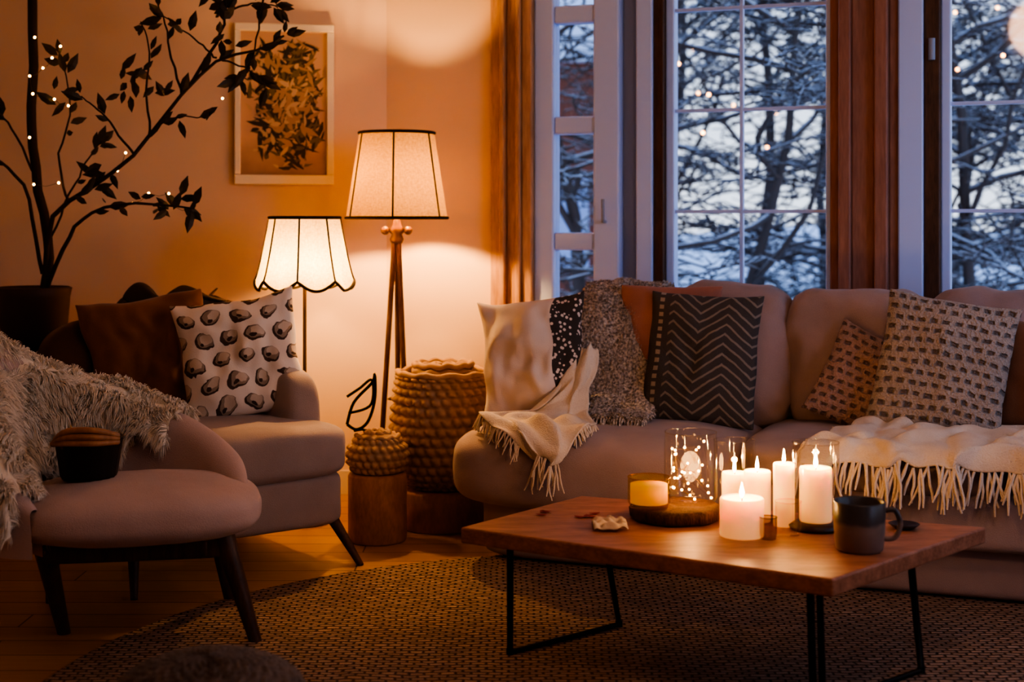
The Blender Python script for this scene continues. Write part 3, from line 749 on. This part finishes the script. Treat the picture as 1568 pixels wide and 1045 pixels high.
# ------------------------------------------------------------------ plant in pot on stand
random.seed(21)
PX=(-1.80,5.35,0)
Pl=root('potted_branch_plant',PX)
lathe('pot',[(.001,.665),(.082,.665),(.104,.70),(.125,.77),(.133,.87),(.140,.90),(.13,.905),(.118,.875),(.001,.865)],POT,Pl,48)
K=.002456
def B(a,b,dy=0): return Vector(((a-51)*K,dy,1.15-(b-340)*K))
brs=[ # sketch units -> metres
 ([(68,450,0),(72,370,.02),(48,270,.05),(40,180,.06),(42,90,.07),(38,-60,.08)],.018),
 ([(70,450,0),(108,372,-.05),(152,326,-.1),(230,312,-.12),(305,322,-.14)],.008),
 ([(68,420,0),(84,332,-.03),(150,288,-.08),(215,240,-.1),(290,150,-.12),(340,100,-.12),(400,84,-.1),(440,60,-.1)],.009),
 ([(65,420,0),(45,290,-.05),(0,240,-.1),(-30,200,-.1)],.007),
 ([(290,150,-.12),(270,85,-.1),(262,40,-.1),(240,-10,-.08)],.004),
 ([(300,140,-.12),(345,60,-.1),(352,10,-.1),(330,-60,-.1)],.006),
 ([(215,240,-.1),(180,185,-.15),(145,155,-.18)],.004),
 ([(240,210,-.1),(235,150,-.1),(240,80,-.1),(225,40,-.1)],.004),
 ([(48,270,.05),(20,200,.0),(0,172,-.05),(-25,150,-.05)],.004),
 ([(110,308,-.05),(95,240,-.04),(110,170,-.02),(100,90,-.05)],.004),
 ([(215,240,-.1),(270,190,-.15),(330,185,-.18)],.003),
 ([(345,95,-.1),(385,110,-.08),(415,135,-.06)],.003),
 ([(352,30,-.1),(390,10,-.08),(430,15,-.06)],.004),
 ([(340,95,-.1),(300,60,-.12),(262,30,-.14)],.003),
 ([(72,370,.02),(115,270,.04),(150,215,.05)],.004),
 ([(352,10,-.1),(300,-5,-.1),(270,-30,-.1)],.003),
 ([(410,0,-.1),(395,90,-.1),(370,130,-.1)],.003)]
spl=[];lv=[];lf=[]
def leaf(p,d,L):
    d=d.normalized(); s=d.cross(Vector((U(-.4,.4),-1,U(-.4,.4)))).normalized(); n=d.cross(s)
    k=len(lv); wd=L*.22
    lv.extend([p,p+d*L*.3+s*wd*.85,p+d*L*.6+s*wd*.8,p+d*L,p+d*L*.6-s*wd*.8,p+d*L*.3-s*wd*.85,p+d*L*.45-n*L*.07])
    for a,b in((0,1),(1,2),(2,3),(3,4),(4,5),(5,0)): lf.append((k+a,k+b,k+6))
for bi,(pts,r) in enumerate(brs):
    P=[B(*p) for p in pts]; n=14; Q=[cat(P,i/n)+Vector((U(-1,1),U(-1,1),U(-1,1)))*.004 for i in range(n+1)]
    spl.append((Q,[r/.01*(1-.7*i/n)+.1 if bi else 1.8 for i in range(n+1)],False))
    start=.4
    for i in range(n+1):
        if i/n<start or bi==0: continue
        for k in range(3 if i/n>.8 else 1):
            if R()<.6:
                tg=(Q[min(n,i+1)]-Q[max(0,i-1)]).normalized()
                d=tg*.7+Vector((U(-1,1),U(-.8,.8),U(-.9,.9)))*.8
                st_=Q[i]+d.normalized()*.012; leaf(st_,d,U(.045,.09))
curves('branches',spl,.01,BARK,Pl,3)
for c in [(350,45),(360,70),(345,20),(345,-5),(200,120),(225,110),(250,150),(270,310),(290,315),(240,315),(160,300),(155,275),(110,155),(205,150),(180,260)]:
    for k in range(4): leaf(B(c[0]+U(-14,14),c[1]+U(-14,14),U(-.16,-.06)),Vector((U(-1,1),U(-.6,.6),U(-1,1))),U(.05,.09))
mesh('leaves',lv,lf,LEAFM,Pl,False)
boxes('stand_top',[(-.15,.15,-.15,.15,.635,.665)],WDARK,Pl,.01)
for k,(x,y) in enumerate(((-.12,-.12),(.12,-.12),(-.12,.12),(.12,.12))): leg('stand_leg_%d'%k,(x,y,.64),(x*1.15,y*1.15,0),.014,.012,WDARK,Pl)
Ff=root('fairy_lights',PX)
cs=[B(a+U(-4,4),b+U(-4,4),U(-.13,-.04)) for a,b in [(98,75),(92,95),(80,105),(50,115),(60,150),(100,160),(112,165),(55,210),(62,285),(98,285),(190,262),(205,235),(215,310),(240,298),(265,300),(275,318),(300,322),(345,150),(65,60),(118,150)]]
v_,f_=sphere_pts(cs,.0048); mesh('bulbs',v_,f_,FAIRY,Ff)
curves('wire',[([cs[i],(cs[i]+cs[i+1])/2+Vector((0,0,-.01)),cs[i+1]],None,False) for i in range(len(cs)-1) if (cs[i]-cs[i+1]).length<.15],.0008,BRASS,Ff,1)

# ------------------------------------------------------------------ foreground knitted pouf
kp=root('knitted_pouf',(-.63,2.95,0.014))
prf=[(.001,.0),(.15,.0),(.19,.04),(.20,.12),(.185,.17),(.13,.205),(.06,.222),(.001,.224)]
m=70; pr=[cat([(r,z,0) for r,z in prf],i/m) for i in range(m+1)]
lathe('knit',[(max(.001,p.x),p.y) for p in pr],fabric('pouf_wool',(.22,.17,.15),(.09,.07,.06),30),kp,160,fn=lambda r,z,a,k:(r+.008*abs(math.sin(k*.9+math.cos(a*20)*1.2))*(r>.02),z+.012*abs(math.sin(k*.9+math.cos(a*20)*1.2))))

# ------------------------------------------------------------------ unseen glowing globe added as warm fill above the seating area
pd=root('fill_globe',(.9,2.3,2.25))
v_,f_=sphere_pts([(0,0,0)],.17,28,16); mesh('globe',v_,f_,emit('fill_globe_glow',(1,.56,.36),19),pd)
tube('cord',[(0,0,.16),(0,0,HT-2.25)],.004,BLACKM,pd)

# ------------------------------------------------------------------ added blue sun lamp, cool fill through the right wall opening
sl=bpy.data.lights.new('cool_fill_sun','SUN'); sl.energy=1.2; sl.angle=math.radians(35); sl.color=(.38,.54,1.)
so=bpy.data.objects.new('cool_fill_sun',sl); COL.objects.link(so); so.location=(8,-4,4)
so.rotation_euler=Vector((-.50,.84,-.12)).to_track_quat('-Z','Y').to_euler()

# ------------------------------------------------------------------ world + camera
wd=bpy.data.worlds.new('dusk'); scene.world=wd; wd.use_nodes=True; nt=wd.node_tree; bg_=nt.nodes['Background']
tc=nt.nodes.new('ShaderNodeTexCoord'); sp=nt.nodes.new('ShaderNodeSeparateXYZ'); nt.links.new(tc.outputs['Generated'],sp.inputs[0])
rp=nt.nodes.new('ShaderNodeValToRGB'); nt.links.new(sp.outputs[2],rp.inputs[0])
rp.color_ramp.elements[0].color=(.70,.78,.90,1); rp.color_ramp.elements[1].color=(.28,.44,.80,1); rp.color_ramp.elements[1].position=.6
nt.links.new(rp.outputs[0],bg_.inputs[0]); bg_.inputs[1].default_value=1.75

cd=bpy.data.cameras.new('camera'); cam=bpy.data.objects.new('camera',cd); COL.objects.link(cam)
cam.location=(0,0,1.15); cam.rotation_euler=(pi/2,0,0); cd.lens=50; cd.sensor_width=36; cd.shift_y=-210/1800
cd.dof.use_dof=True; cd.dof.focus_distance=4.4; cd.dof.aperture_fstop=2.2
cd.clip_end=200
scene.camera=cam
